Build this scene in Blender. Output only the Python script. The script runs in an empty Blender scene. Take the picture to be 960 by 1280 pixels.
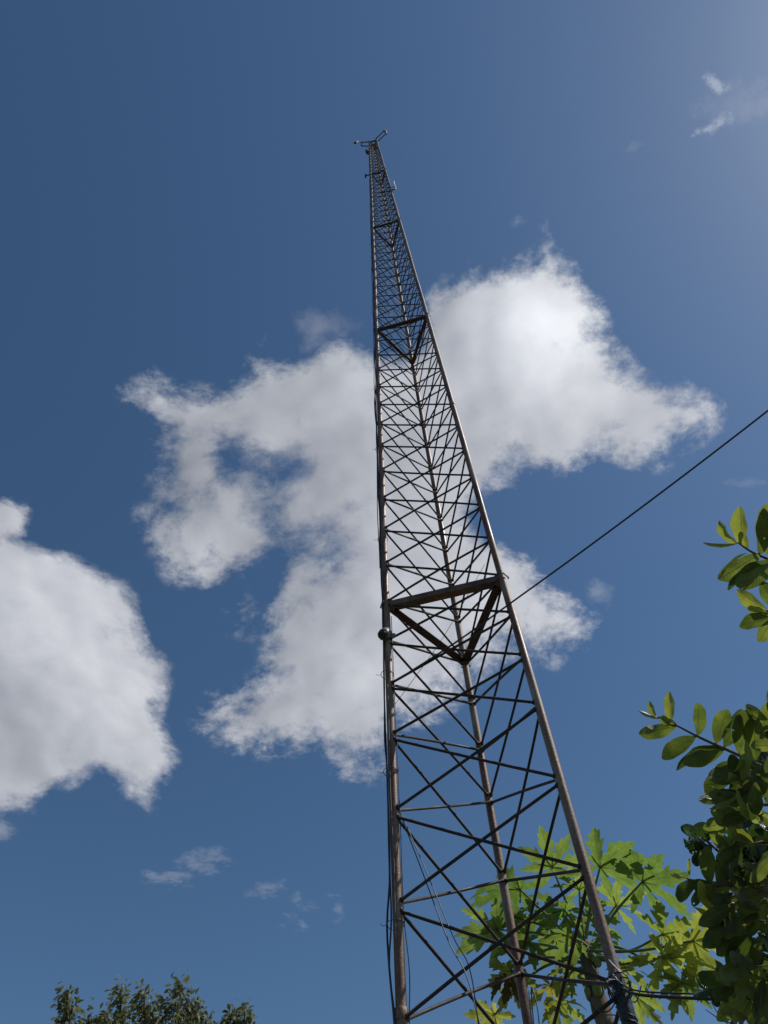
import bpy, bmesh, math, random
import numpy as np
from mathutils import Vector, Matrix, noise
from mathutils.geometry import tessellate_polygon
random.seed(7)
R = math.radians
scn = bpy.context.scene
col = scn.collection
CAMZ = 1.6
FW = Vector((0, .54920835, .83568546)).normalized()
RT = Vector((.99792368, .05382448, -.03537318)).normalized()
UP = RT.cross(FW).normalized()
F = 960.0
CAM = Vector((0, 0, CAMZ))

def ray(px, py):
    return (FW + RT * ((px - 480) / F) - UP * ((py - 640) / F)).normalized()
def pt(px, py, d):
    return CAM + ray(px, py) * d
def project(P):
    v = P - CAM
    z = v.dot(FW)
    return 480 + F * v.dot(RT) / z, 640 - F * v.dot(UP) / z

# ------------------------------------------------------------------ camera
cd = bpy.data.cameras.new('camera'); cam = bpy.data.objects.new('camera', cd); col.objects.link(cam)
M = Matrix((RT, UP, -FW)).transposed().to_4x4(); M.translation = CAM
cam.matrix_world = M
cd.sensor_fit = 'VERTICAL'; cd.sensor_height = 36; cd.lens = 27; cd.clip_start = .05; cd.clip_end = 20000
scn.camera = cam
scn.view_settings.view_transform = 'Standard'; scn.view_settings.look = 'None'; scn.view_settings.exposure = 0
scn.cycles.transparent_max_bounces = 16
scn.cycles.max_bounces = 6

# ------------------------------------------------------------------ light
SUN = ray(1370, -40)
sd = bpy.data.lights.new('sun', 'SUN'); sd.energy = 3.6; sd.angle = R(.53); sd.color = (1, .955, .88)
so = bpy.data.objects.new('sun', sd); col.objects.link(so)
so.rotation_euler = SUN.to_track_quat('Z', 'Y').to_euler(); so.location = (0, 0, 30)
w = bpy.data.worlds.new('World'); scn.world = w; w.use_nodes = True
nt = w.node_tree; nt.nodes.clear()
sky = nt.nodes.new('ShaderNodeTexSky'); sky.sky_type = 'NISHITA'; sky.sun_disc = False
sky.sun_elevation = math.asin(SUN.z); sky.sun_rotation = math.atan2(SUN.x, SUN.y)
sky.altitude = 0; sky.air_density = 1.0; sky.dust_density = .40; sky.ozone_density = 2.2
hs = nt.nodes.new('ShaderNodeHueSaturation'); hs.inputs['Saturation'].default_value = 1.10
mul = nt.nodes.new('ShaderNodeMix'); mul.data_type = 'RGBA'; mul.blend_type = 'MULTIPLY'
mul.inputs['Factor'].default_value = 1; mul.inputs['B'].default_value = (.89, 1.0, 1.02, 1)
bg = nt.nodes.new('ShaderNodeBackground'); bg.inputs['Strength'].default_value = .078
wo = nt.nodes.new('ShaderNodeOutputWorld')
nt.links.new(sky.outputs[0], hs.inputs['Color']); nt.links.new(hs.outputs[0], mul.inputs['A'])
nt.links.new(mul.outputs['Result'], bg.inputs['Color']); nt.links.new(bg.outputs[0], wo.inputs[0])

# ------------------------------------------------------------------ helpers
def link(name, bm, mat, parent=None, smooth=False):
    me = bpy.data.meshes.new(name)
    if smooth:
        for f in bm.faces: f.smooth = True
    bm.to_mesh(me); bm.free()
    o = bpy.data.objects.new(name, me); col.objects.link(o)
    for m in (mat if isinstance(mat, (list, tuple)) else [mat]): me.materials.append(m)
    if parent:
        o.parent = parent
        o.matrix_parent_inverse = Matrix.Translation(-parent.location)
    return o
def tag(o, label=None, cat=None, group=None, kind=None):
    if label: o['label'] = label
    if cat: o['category'] = cat
    if group: o['group'] = group
    if kind: o['kind'] = kind
    return o
def empty(name, loc, label, cat, group=None):
    o = bpy.data.objects.new(name, None); col.objects.link(o); o.location = loc; o.empty_display_size = .2
    return tag(o, label, cat, group)
def frame(d):
    d = d.normalized()
    a = Vector((0, 0, 1)) if abs(d.z) < .9 else Vector((1, 0, 0))
    u = d.cross(a).normalized()
    return u, d.cross(u).normalized()
def tube(bm, pts, rad, n=8, cap=True, mi=0):
    pts = [Vector(p) for p in pts]
    rads = rad if isinstance(rad, (list, tuple)) else [rad] * len(pts)
    rings = []
    u = None
    for i, p in enumerate(pts):
        d = (pts[min(i + 1, len(pts) - 1)] - pts[max(i - 1, 0)])
        if d.length < 1e-7: d = Vector((0, 0, 1))
        d.normalize()
        if u is None: u, v = frame(d)
        else:
            u = (u - d * u.dot(d))
            u = u.normalized() if u.length > 1e-5 else frame(d)[0]
            v = d.cross(u)
        rings.append([bm.verts.new(p + (u * math.cos(a) + v * math.sin(a)) * rads[i]) for a in [2 * math.pi * k / n for k in range(n)]])
    for a, b in zip(rings, rings[1:]):
        for k in range(n):
            f = bm.faces.new((a[k], a[(k + 1) % n], b[(k + 1) % n], b[k])); f.smooth = True; f.material_index = mi
    if cap:
        bm.faces.new(rings[0][::-1]).material_index = mi; bm.faces.new(rings[-1]).material_index = mi
def spline(pts, n=8):
    pts = [Vector(p) for p in pts]
    if len(pts) < 3:
        return [pts[0].lerp(pts[-1], i / n) for i in range(n + 1)]
    P = [pts[0] * 2 - pts[1]] + pts + [pts[-1] * 2 - pts[-2]]
    out = []
    for i in range(1, len(P) - 2):
        for k in range(n):
            t = k / n
            out.append(.5 * ((2 * P[i]) + (P[i + 1] - P[i - 1]) * t + (2 * P[i - 1] - 5 * P[i] + 4 * P[i + 1] - P[i + 2]) * t * t + (3 * P[i] - P[i - 1] - 3 * P[i + 1] + P[i + 2]) * t ** 3))
    out.append(pts[-1]); return out
def obox(bm, c, ax, ay, az):
    """box from centre and three half-axis vectors"""
    vs = [bm.verts.new(c + ax * i + ay * j + az * k) for i in (-1, 1) for j in (-1, 1) for k in (-1, 1)]
    for q in ((0, 1, 3, 2), (4, 6, 7, 5), (0, 4, 5, 1), (2, 3, 7, 6), (0, 2, 6, 4), (1, 5, 7, 3)):
        bm.faces.new([vs[i] for i in q])

# ------------------------------------------------------------------ materials
class NT:
    def __init__(s, name):
        s.m = bpy.data.materials.new(name); s.m.use_nodes = True; s.t = s.m.node_tree; s.t.nodes.clear()
        s.out = s.n('ShaderNodeOutputMaterial')
    def n(s, ty, **kw):
        x = s.t.nodes.new(ty)
        for k, v in kw.items():
            if k.startswith('i_'): x.inputs[k[2:].replace('_', ' ')].default_value = v
            else: setattr(x, k, v)
        return x
    def l(s, a, b): s.t.links.new(a, b)
    def noise(s, vec, scale, detail=6, rough=.6, dist=0):
        x = s.n('ShaderNodeTexNoise'); x.inputs['Scale'].default_value = scale; x.inputs['Detail'].default_value = detail
        x.inputs['Roughness'].default_value = rough; x.inputs['Distortion'].default_value = dist
        if vec is not None: s.l(vec, x.inputs['Vector'])
        return x.outputs['Fac']
    def ramp(s, fac, stops):
        x = s.n('ShaderNodeValToRGB'); e = x.color_ramp.elements
        while len(e) < len(stops): e.new(.5)
        for q, (p, c) in zip(e, stops): q.position = p; q.color = (*c, 1) if len(c) == 3 else c
        s.l(fac, x.inputs[0]); return x.outputs[0]
    def math(s, op, a, b=None, c=None, clamp=False):
        x = s.n('ShaderNodeMath', operation=op, use_clamp=clamp)
        for i, v in enumerate((a, b, c)):
            if v is None: continue
            if isinstance(v, (int, float)): x.inputs[i].default_value = v
            else: s.l(v, x.inputs[i])
        return x.outputs[0]
    def mix(s, fac, a, b, blend='MIX'):
        x = s.n('ShaderNodeMix', data_type='RGBA', blend_type=blend)
        for key, v in (('Factor', fac), ('A', a), ('B', b)):
            if isinstance(v, (int, float)): x.inputs[key].default_value = v
            elif isinstance(v, tuple): x.inputs[key].default_value = (*v, 1)
            else: s.l(v, x.inputs[key])
        return x.outputs['Result']
    def coord(s, which='Object'):
        return s.n('ShaderNodeTexCoord').outputs[which]
    def attr(s, name):
        return s.n('ShaderNodeAttribute', attribute_name=name)

def metal_mat(name, stops, rough=.55, metallic=.35, scale=9, stretch=.25, bump=.3):
    t = NT(name)
    mp = t.n('ShaderNodeMapping'); mp.inputs['Scale'].default_value = (1, 1, stretch); t.l(t.coord(), mp.inputs[0])
    a = t.noise(mp.outputs[0], scale, 8, .65)
    b = t.noise(t.coord(), scale * 9, 5, .7)
    f = t.math('ADD', t.math('MULTIPLY', a, .7), t.math('MULTIPLY', b, .3))
    c = t.ramp(f, stops)
    p = t.n('ShaderNodeBsdfPrincipled'); t.l(c, p.inputs['Base Color'])
    p.inputs['Metallic'].default_value = metallic
    t.l(t.ramp(a, [(.35, (rough - .12,) * 3), (.65, (rough + .2,) * 3)]), p.inputs['Roughness'])
    bp = t.n('ShaderNodeBump'); bp.inputs['Strength'].default_value = bump; bp.inputs['Distance'].default_value = .004
    t.l(b, bp.inputs['Height']); t.l(bp.outputs[0], p.inputs['Normal'])
    t.l(p.outputs[0], t.out.inputs[0]); return t.m
M_leg = metal_mat('weathered_pipe', [(.36, (.05, .022, .014)), (.44, (.13, .058, .034)), (.51, (.17, .10, .066)), (.57, (.21, .155, .12)), (.66, (.33, .28, .24))], .50, .18, 9, .22, .5)
M_brace = metal_mat('dark_bar', [(.36, (.010, .007, .009)), (.5, (.024, .015, .016)), (.62, (.070, .038, .028))], .68, .1, 5, 1)
M_beam = metal_mat('rusty_angle', [(.36, (.035, .02, .017)), (.48, (.10, .055, .042)), (.56, (.15, .10, .08)), (.7, (.24, .20, .17))], .7, .1, 6, 1)
M_beam_dark = metal_mat('dark_rusty_angle', [(.36, (.015, .009, .010)), (.5, (.035, .020, .022)), (.66, (.085, .05, .045))], .75, .05, 6, 1)
M_white = metal_mat('white_painted_metal', [(.3, (.55, .55, .54)), (.6, (.8, .8, .78))], .4, .1, 4, 1, .05)
M_steel = metal_mat('grey_metal', [(.35, (.10, .10, .10)), (.65, (.27, .26, .25))], .45, .4, 12, 1)
def plain(name, c, rough=.5):
    t = NT(name); p = t.n('ShaderNodeBsdfPrincipled')
    f = t.noise(t.coord(), 14, 5, .6)
    t.l(t.ramp(f, [(.35, tuple(x * .7 for x in c)), (.65, tuple(min(1, x * 1.3) for x in c))]), p.inputs['Base Color'])
    p.inputs['Roughness'].default_value = rough; t.l(p.outputs[0], t.out.inputs[0]); return t.m
M_cable = plain('black_cable', (.012, .012, .015), .45)
M_cable_grey = plain('grey_cable', (.13, .12, .11), .5)
M_lens = plain('dark_glass', (.01, .01, .012), .2)

def bark_mat(name, a, b, scale=18):
    t = NT(name); mp = t.n('ShaderNodeMapping'); mp.inputs['Scale'].default_value = (1, 1, .35); t.l(t.coord(), mp.inputs[0])
    f = t.noise(mp.outputs[0], scale, 8, .7)
    p = t.n('ShaderNodeBsdfPrincipled'); t.l(t.ramp(f, [(.35, a), (.65, b)]), p.inputs['Base Color']); p.inputs['Roughness'].default_value = .8
    bp = t.n('ShaderNodeBump'); bp.inputs['Strength'].default_value = .6; bp.inputs['Distance'].default_value = .01
    t.l(f, bp.inputs['Height']); t.l(bp.outputs[0], p.inputs['Normal']); t.l(p.outputs[0], t.out.inputs[0]); return t.m
M_bark = bark_mat('guava_bark', (.05, .035, .022), (.17, .12, .08))
M_ptrunk = bark_mat('papaya_bark', (.05, .036, .024), (.15, .12, .08), 26)
M_twig = bark_mat('green_twig', (.045, .05, .02), (.12, .11, .05), 40)
M_petiole = bark_mat('petiole_skin', (.07, .11, .035), (.17, .24, .08), 12)

def leaf_mat(name, dark, light, tdark, tlight, trans=.5, nveins=13, rough=.38, vein=(.16, .2, .07), yellow=None):
    """UV: u along the leaf, v across (-1..1 stored 0..1); attribute 'var' = per-leaf tint"""
    t = NT(name)
    uv = t.n('ShaderNodeUVMap', uv_map='UVMap').outputs[0]
    sx = t.n('ShaderNodeSeparateXYZ'); t.l(uv, sx.inputs[0])
    s = t.math('ABSOLUTE', t.math('SUBTRACT', t.math('MULTIPLY', sx.outputs[1], 2), 1))
    ph = t.math('SUBTRACT', t.math('MULTIPLY', sx.outputs[0], nveins), t.math('MULTIPLY', s, 2.4))
    fr = t.math('PINGPONG', ph, .5)
    side = t.math('SUBTRACT', 1, t.math('MULTIPLY', fr, 7), clamp=True)
    mid = t.math('SUBTRACT', 1, t.math('MULTIPLY', s, 10), clamp=True)
    vm = t.math('MAXIMUM', t.math('MULTIPLY', side, .6), mid)
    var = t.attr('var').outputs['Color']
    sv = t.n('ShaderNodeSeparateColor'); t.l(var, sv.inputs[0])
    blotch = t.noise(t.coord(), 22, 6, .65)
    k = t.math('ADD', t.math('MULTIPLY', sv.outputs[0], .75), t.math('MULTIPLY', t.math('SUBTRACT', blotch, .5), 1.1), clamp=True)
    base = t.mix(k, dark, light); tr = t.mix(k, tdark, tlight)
    if yellow:
        yk = t.math('MULTIPLY', sv.outputs[1], t.math('ADD', .55, t.math('MULTIPLY', blotch, .9)), clamp=True)
        base = t.mix(yk, base, yellow[0]); tr = t.mix(yk, tr, yellow[1])
        bk = sv.outputs[2]
        base = t.mix(bk, base, (.10, .055, .025)); tr = t.mix(bk, tr, (.08, .035, .012))
    spot = t.math('MULTIPLY', t.math('SUBTRACT', t.noise(t.coord(), 75, 4, .6), .60), 9, clamp=True)
    base = t.mix(t.math('MULTIPLY', spot, .6), base, (.12, .07, .03)); tr = t.mix(t.math('MULTIPLY', spot, .35), tr, (.07, .04, .012))
    base = t.mix(t.math('MULTIPLY', vm, .8), base, vein)
    tr = t.mix(t.math('MULTIPLY', vm, .45), tr, tuple(x * .45 for x in tdark))
    p = t.n('ShaderNodeBsdfPrincipled'); t.l(base, p.inputs['Base Color']); p.inputs['Roughness'].default_value = rough
    bp = t.n('ShaderNodeBump'); bp.inputs['Strength'].default_value = .5; bp.inputs['Distance'].default_value = .003
    bp.invert = True
    t.l(t.math('ADD', vm, t.math('MULTIPLY', blotch, .4)), bp.inputs['Height']); t.l(bp.outputs[0], p.inputs['Normal'])
    tl = t.n('ShaderNodeBsdfTranslucent'); t.l(tr, tl.inputs[0]); t.l(bp.outputs[0], tl.inputs['Normal'])
    mx = t.n('ShaderNodeMixShader'); mx.inputs[0].default_value = trans
    t.l(p.outputs[0], mx.inputs[1]); t.l(tl.outputs[0], mx.inputs[2])
    hole = t.math('GREATER_THAN', t.noise(t.coord(), 42, 2, .5), .735)
    tpn = t.n('ShaderNodeBsdfTransparent'); m2 = t.n('ShaderNodeMixShader'); t.l(hole, m2.inputs[0]); t.l(mx.outputs[0], m2.inputs[1]); t.l(tpn.outputs[0], m2.inputs[2])
    t.l(m2.outputs[0], t.out.inputs[0])
    return t.m
M_papaya = leaf_mat('papaya_leaf_skin', (.035, .055, .018), (.08, .11, .035), (.10, .19, .03), (.36, .48, .085), .60, 7, .5, (.16, .21, .06),
                    yellow=((.26, .24, .05), (.62, .58, .08)))
M_guava = leaf_mat('guava_leaf_skin', (.02, .036, .013), (.055, .08, .026), (.08, .13, .016), (.48, .56, .08), .5, 13, .42, (.16, .20, .07),
                   yellow=((.22, .23, .04), (.60, .60, .07)))
M_vine = leaf_mat('glossy_leaf_skin', (.012, .028, .012), (.03, .05, .018), (.03, .07, .01), (.10, .18, .02), .35, 8, .2)
M_far = leaf_mat('olive_leaf_skin', (.07, .08, .045), (.16, .165, .09), (.15, .17, .05), (.34, .35, .13), .4, 6, .45)

# ------------------------------------------------------------------ ground (out of the frame, lights everything from below)
t = NT('dry_soil_and_grass')
f = t.noise(t.coord(), .8, 8, .6)
f2 = t.noise(t.coord(), 30, 6, .7)
c = t.mix(f2, t.ramp(f, [(.42, (.16, .11, .07)), (.55, (.07, .09, .03))]), (.10, .085, .05))
p = t.n('ShaderNodeBsdfPrincipled'); t.l(c, p.inputs['Base Color']); p.inputs['Roughness'].default_value = .95; t.l(p.outputs[0], t.out.inputs[0])
bm = bmesh.new()
rs = [0, 3, 8, 20, 60, 200, 800, 4000]
prev = None; c0 = bm.verts.new((0, 0, 0))
for r_ in rs[1:]:
    ring = [bm.verts.new((r_ * math.cos(a), r_ * math.sin(a), noise.noise(Vector((math.cos(a) * r_, math.sin(a) * r_, 0)) * .07) * min(r_ * .02, .5) if r_ > 8 else 0)) for a in [2 * math.pi * k / 48 for k in range(48)]]
    for k in range(48):
        if prev is None: bm.faces.new((c0, ring[k], ring[(k + 1) % 48]))
        else: bm.faces.new((prev[k], ring[k], ring[(k + 1) % 48], prev[(k + 1) % 48]))
    prev = ring
link('ground', bm, t.m)['kind'] = 'structure'

# ------------------------------------------------------------------ tower
TA = {'L': Vector((-.090, 3.737, 0)), 'R': Vector((.888, 3.526, 0)), 'B': Vector((.582, 4.478, 0))}
TC = (TA['L'] + TA['R'] + TA['B']) / 3
TOPH = 29.07
def TP(k, h):
    return TC + (TA[k] - TC) * (1 - .026 * h) + Vector((0, 0, h + CAMZ))
known = {-5: 1.581, -4: 2.114, -3: 2.645, -2: 3.185, -1: 3.604, 0: 4.03, 1: 4.452, 2: 4.939, 3: 5.433, 4: 5.934, 5: 6.451, 6: 6.963, 7: 7.46, 8: 7.966, 9: 8.46, 10: 8.965, 11: 9.469, 12: 9.996, 13: 10.403}
H = [-1.59, -1.06, -.53, 0, .527, 1.054] + [known[k] for k in sorted(known)]
for k in range(1, 13): H.append(10.403 + (16.49 - 10.403) * k / 12)
for k in range(1, 13): H.append(16.49 + (22.74 - 16.49) * k / 12)
for k in range(1, 13): H.append(22.74 + (TOPH - 22.74) * k / 12)
tower = empty('lattice_tower', (TC.x, TC.y, 0), 'very tall slim triangular lattice tower of rusty brown pipes and dark crossed bars', 'tower')
RL = .0262
for k in 'LRB':
    bm = bmesh.new()
    hs_ = [-1.6 + i * (TOPH + .12 + 1.6) / 60 for i in range(61)]
    wob = [Vector((noise.noise(Vector((h * .5, ord(k), 0))), noise.noise(Vector((h * .5, ord(k), 5))), 0)) * .006 for h in hs_]
    tube(bm, [TP(k, h) + w_ for h, w_ in zip(hs_, wob)], RL, 14)
    o = link('leg', bm, M_leg, tower)
    for h in (-1.5, 1.60, 7.46, 13.4, 19.6, 25.9):      # welded sleeve joints
        bm = bmesh.new(); d = (TP(k, h + .1) - TP(k, h)).normalized()
        tube(bm, [TP(k, h), TP(k, h + .004), TP(k, h + .05), TP(k, h + .054)], [RL + .001, RL + .005, RL + .005, RL + .001], 14)
        link('sleeve', bm, M_leg, o)
braces = []
pairs = [('L', 'R'), ('L', 'B'), ('R', 'B')]
for i in range(len(H) - 1):
    for a, b in pairs:
        for (s, e) in ((a, b), (b, a)):
            P0 = TP(s, H[i] + .018); P1 = TP(e, H[i + 1] - .018)
            d = (P1 - P0).normalized()
            off = frame(d)[0] * (.009 if s == a else -.009)
            P0 = P0 + d * (RL * .7) + off; P1 = P1 - d * (RL * .7) + off
            jit = Vector((random.uniform(-1, 1), random.uniform(-1, 1), random.uniform(-1, 1))) * .006
            mid = (P0 + P1) / 2 + jit
            braces.append((H[i], [P0, P0.lerp(mid, .5) + jit * .25, mid, mid.lerp(P1, .5) + jit * .25, P1]))
vis = [b for b in braces if b[0] > 1.0]
first, rest = vis[:100], [b for b in braces if b not in vis[:100]]
for h, P in first:
    bm = bmesh.new(); e0 = (P[1] - P[0]).normalized(); e1 = (P[-1] - P[-2]).normalized(); tube(bm, [P[0], P[0] + e0 * .012, P[0] + e0 * .02] + P[1:4] + [P[4] - e1 * .02, P[4] - e1 * .012, P[4]], [.0135, .0135, .0088, .0088, .0088, .0088, .0088, .0135, .0135], 8); link('brace', bm, M_brace, tower)
bm = bmesh.new()
for h, P in rest: tube(bm, P, .0080, 6)
tag(link('brace', bm, M_brace, tower), kind='stuff')
# heavy angle-iron triangles at the section joints
def angle_iron(bm, A, B, up, inw, leg=.055, th=.006):
    d = (B - A)
    L2 = d.length / 2; d = d.normalized(); up = (up - d * up.dot(d)).normalized(); inw = (inw - d * inw.dot(d) - up * inw.dot(up)).normalized()
    c = (A + B) / 2
    obox(bm, c, d * L2, up * (leg / 2), inw * (th / 2))
    obox(bm, c - up * (leg / 2 - th / 2) + inw * (leg / 2 + th / 2 + .0003), d * (L2 - .001), up * (th / 2), inw * (leg / 2))
Zv = Vector((0, 0, 1))
for hsec, lg in ((-1.5, .05), (4.44, .056), (10.41, .038), (16.49, .029), (22.74, .027), (TOPH, .035)):
    cen = TC + Vector((0, 0, hsec + CAMZ))
    for a, b in pairs:
        A, B = TP(a, hsec), TP(b, hsec)
        d = (B - A).normalized(); mid = (A + B) / 2; outw = (mid - cen).normalized()
        bm = bmesh.new()
        angle_iron(bm, A + d * .02 + outw * .012, B - d * .02 + outw * .012, Zv, -outw, lg)
        o = link('cross_beam', bm, M_beam if (a, b) == ('L', 'R') and hsec < 8 else M_beam_dark, tower)
    for k in 'LRB':                                     # gusset plates
        P = TP(k, hsec); inw = (cen - P).normalized()
        bm = bmesh.new(); sv = inw.cross(Zv)
        obox(bm, P + inw * (RL + .016) + Zv * .001, inw * .02, sv * .034, Zv * (lg * .62))
        link('gusset_plate', bm, M_beam, tower)
        bm = bmesh.new(); out = -inw
        q = P + out * (RL + .012)
        tube(bm, [q + sv * .035 - out * .01, q + sv * .03, q - sv * .03, q - sv * .035 - out * .01], .006, 8)
        link('clamp_bolt', bm, M_steel, tower)
# concrete foot below the frame
bm = bmesh.new(); z0 = Vector((TC.x, TC.y, .05)); obox(bm, z0, Vector((.8, 0, 0)), Vector((0, .8, 0)), Vector((0, 0, .08)))
bmesh.ops.bevel(bm, geom=bm.edges[:], offset=.02, segments=2, affect='EDGES')
link('concrete_foot', bm, plain('concrete', (.32, .31, .29), .9), tower)

# ------------------------------------------------------------------ things on the tower
def thing_mesh(name, bm, mat, label, cat, group=None):
    o = link(name, bm, mat)
    return tag(o, label, cat, group)
def cable(name, pts, rad, label, group=None, mat=None, n=10, sides=8):
    bm = bmesh.new(); tube(bm, spline(pts, n), rad, sides)
    return thing_mesh(name, bm, mat or M_cable, label, 'cable', group)
# cables running up the left leg
camd = (CAM - TP('L', 3)); camd.z = 0; camd.normalize()
lft = Vector((-1, -.06, 0)).normalized()
def legcable(side, depth, h0, h1, seed, amp, sag=()):
    pts = []
    n = int((h1 - h0) / .22)
    for i in range(n + 1):
        h = h0 + (h1 - h0) * i / n
        nz = noise.noise(Vector((h * 1.1, seed, 0))) * amp + noise.noise(Vector((h * 3.1, seed, 3))) * amp * .35
        nd = noise.noise(Vector((h * 1.3, seed, 9))) * amp * .5
        extra = sum(A * math.exp(-((h - c_) / wd) ** 2) for c_, wd, A in sag)
        pts.append(TP('L', h) + lft * (side + nz * (1 if abs(side) > .01 else .4) + extra) + camd * (depth + nd))
    return pts
cable('power_cable', legcable(.034, -.008, -1.5, 29, 1.3, .010, [(1.95, .16, .030), (6.2, .3, .012)]), .0052, 'thickest black cable strapped along the outer side of the left tower leg', n=3)
cable('feeder_cable', legcable(.031, .014, -1.5, 28.4, 4.1, .012, [(1.85, .11, .016), (3.2, .2, .01)]), .0042, 'thinner black cable running up just beside the thickest one on the left leg', n=3)
cable('feeder_cable', legcable(.030, -.026, 3.9, 28.6, 8.7, .013, [(8.0, .5, .02)]), .0055, 'black cable behind the left leg, climbing from near the drum fitting', n=3)
cable('signal_wire', legcable(-.030, .012, 1.35, 4.3, 6.4, .010, [(1.85, .12, -.014)]), .0026, 'thin dark wire hanging loose along the inner side of the left leg low down', n=3)
cable('signal_wire', legcable(.012, .030, 1.9, 3.6, 2.2, .016), .0022, 'thin pale wire laid across the front of the left leg pipe', n=3, mat=M_cable_grey)
cable('feeder_cable', legcable(.044, .004, 4.9, 22, 12.7, .013), .0038, 'outermost thin black cable on the left leg above the first rusty crossbeam', n=3)
# ties round leg and cables
for i, h in enumerate((2.03, 2.93, 3.72, 5.3, 6.9, 8.4)):
    bm = bmesh.new()
    pts = []
    for k in range(17):
        a = 2 * math.pi * k / 16
        pts.append(TP('L', h + .01 * math.sin(a)) + lft * (.012 + math.cos(a) * .042) + camd * math.sin(a) * .034)
    tube(bm, pts, .0022, 6, False)
    tube(bm, [pts[0], pts[0] + lft * .02 - Zv * .006, pts[0] + lft * .035 + Zv * .004], .0015, 5)
    thing_mesh('cable_tie', bm, M_cable_grey, 'thin tie wrapped round the left leg and its cables', 'cable tie', 'ties holding the cables to the left leg')
# drum fitting at the left leg under the first cross beam
c_ = pt(481, 780, 4.98)
base = TP('L', 4.08)
c_ = TP('L', 4.06) + camd * .062 + lft * .018
ax = (camd * .35 - Zv * .75 + lft * .5).normalized()
root = empty('drum_fitting', c_, 'small grey drum shaped fitting clamped to the left leg just below the rusty crossbeam', 'lamp')
bm = bmesh.new()
tube(bm, [c_ - ax * .036, c_ - ax * .032, c_ + ax * .02, c_ + ax * .026], [.028, .038, .040, .036], 24); link('housing', bm, M_steel, root)
bm = bmesh.new(); tube(bm, [c_ + ax * .0265, c_ + ax * .030, c_ + ax * .046, c_ + ax * .05], [.030, .034, .033, .024], 24); link('lens', bm, M_lens, root)
bm = bmesh.new()
obox(bm, c_ - lft * .052 - camd * .02, lft * .022, camd * .004, Zv * .02)
obox(bm, c_ - camd * .046 - lft * .0, lft * .034, camd * .004, Zv * .014); link('bracket', bm, M_steel, root)

# wire through the tower out to the right
P_l = TP('L', 3.62) + camd * .03 - lft * .03
P_r = TP('R', 4.12) + Vector((.02, -.05, 0))
x_, y_ = project(P_r)
farp = pt(1500, 62, 7.5)
dR = (pt(645, 749, (P_r - CAM).length) )
pp = [dR]
for i in range(1, 13):
    tt = i / 12
    q = dR.lerp(farp, tt) - Zv * (.35 * 4 * tt * (1 - tt) * .35)
    pp.append(q)
cable('overhead_cable', [P_l, P_l.lerp(dR, .5) - Zv * .02] + pp, [.0028] * 12 + [.0068] * (10 * 13 - 12 + 10 * 1 - 0 + 1) if False else .0062, 'black overhead cable sloping up to the right from the tower into open sky')
cable('signal_wire', [TP('L', 3.45) - lft * .03, TP('L', 3.95).lerp(TP('R', 4.0), .45), TP('R', 4.62) + lft * .1], .0017, 'hair thin wire slanting across the inside of the tower under the first crossbeam')
# wires dropping from the left leg inside the tower
cable('drop_wire', [TP('L', 2.66) - lft * .03, pt(528, 1090, 4.3), pt(560, 1175, 4.1), pt(585, 1225, 4.0), pt(610, 1330, 3.8)], .0028, 'left one of two thin black wires sagging down from the left leg inside the tower')
cable('drop_wire', [TP('L', 2.66) - lft * .03 + Zv * .02, pt(531, 1085, 4.35), pt(566, 1170, 4.15), pt(588, 1215, 4.05), pt(604, 1330, 3.85)], .0024, 'right one of two thin black wires sagging down from the left leg inside the tower')
cable('drop_wire', [TP('B', 1.6) - camd * -.03, pt(664, 1238, 4.8), pt(672, 1262, 4.7), pt(678, 1330, 4.6)], .0028, 'thin black wire hanging beside the rear leg in front of the papaya leaves')
cable('drop_wire', [TP('B', 1.62) + camd * .03, pt(661, 1240, 4.8), pt(664, 1275, 4.7), pt(668, 1330, 4.6)], .0022, 'thinnest black wire hanging closest to the rear leg')
cable('drop_wire', [pt(740, 1207, 4.5), pt(760, 1232, 4.35), TP('R', 1.585) + camd * .03], .0028, 'short stiff wire running down to the taped joint from its upper left')
cable('drop_wire', [pt(700, 1292, 4.4), pt(752, 1270, 4.3), TP('R', 1.46) + camd * .03], .0026, 'short wire leaving the taped joint on the right leg towards the lower left')
# cables from the right leg joint out to the right
Pj = TP('R', 1.57)
cable('service_cable', [Pj + camd * .03, pt(800, 1243.5, 3.82), pt(870, 1248, 3.75), pt(965, 1250.5, 3.66), pt(1100, 1250, 3.6), pt(1500, 1215, 3.9)], .0062, 'thick black cable stretched right from the taped joint on the right tower leg')
cable('service_cable', [Pj + camd * .03 + Zv * .02, pt(800, 1239, 3.84), pt(870, 1242.5, 3.77), pt(965, 1246.5, 3.68), pt(1100, 1245, 3.6), pt(1500, 1205, 3.9)], .0034, 'thinner black cable stretched right just above the thick one at the taped joint')
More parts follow.
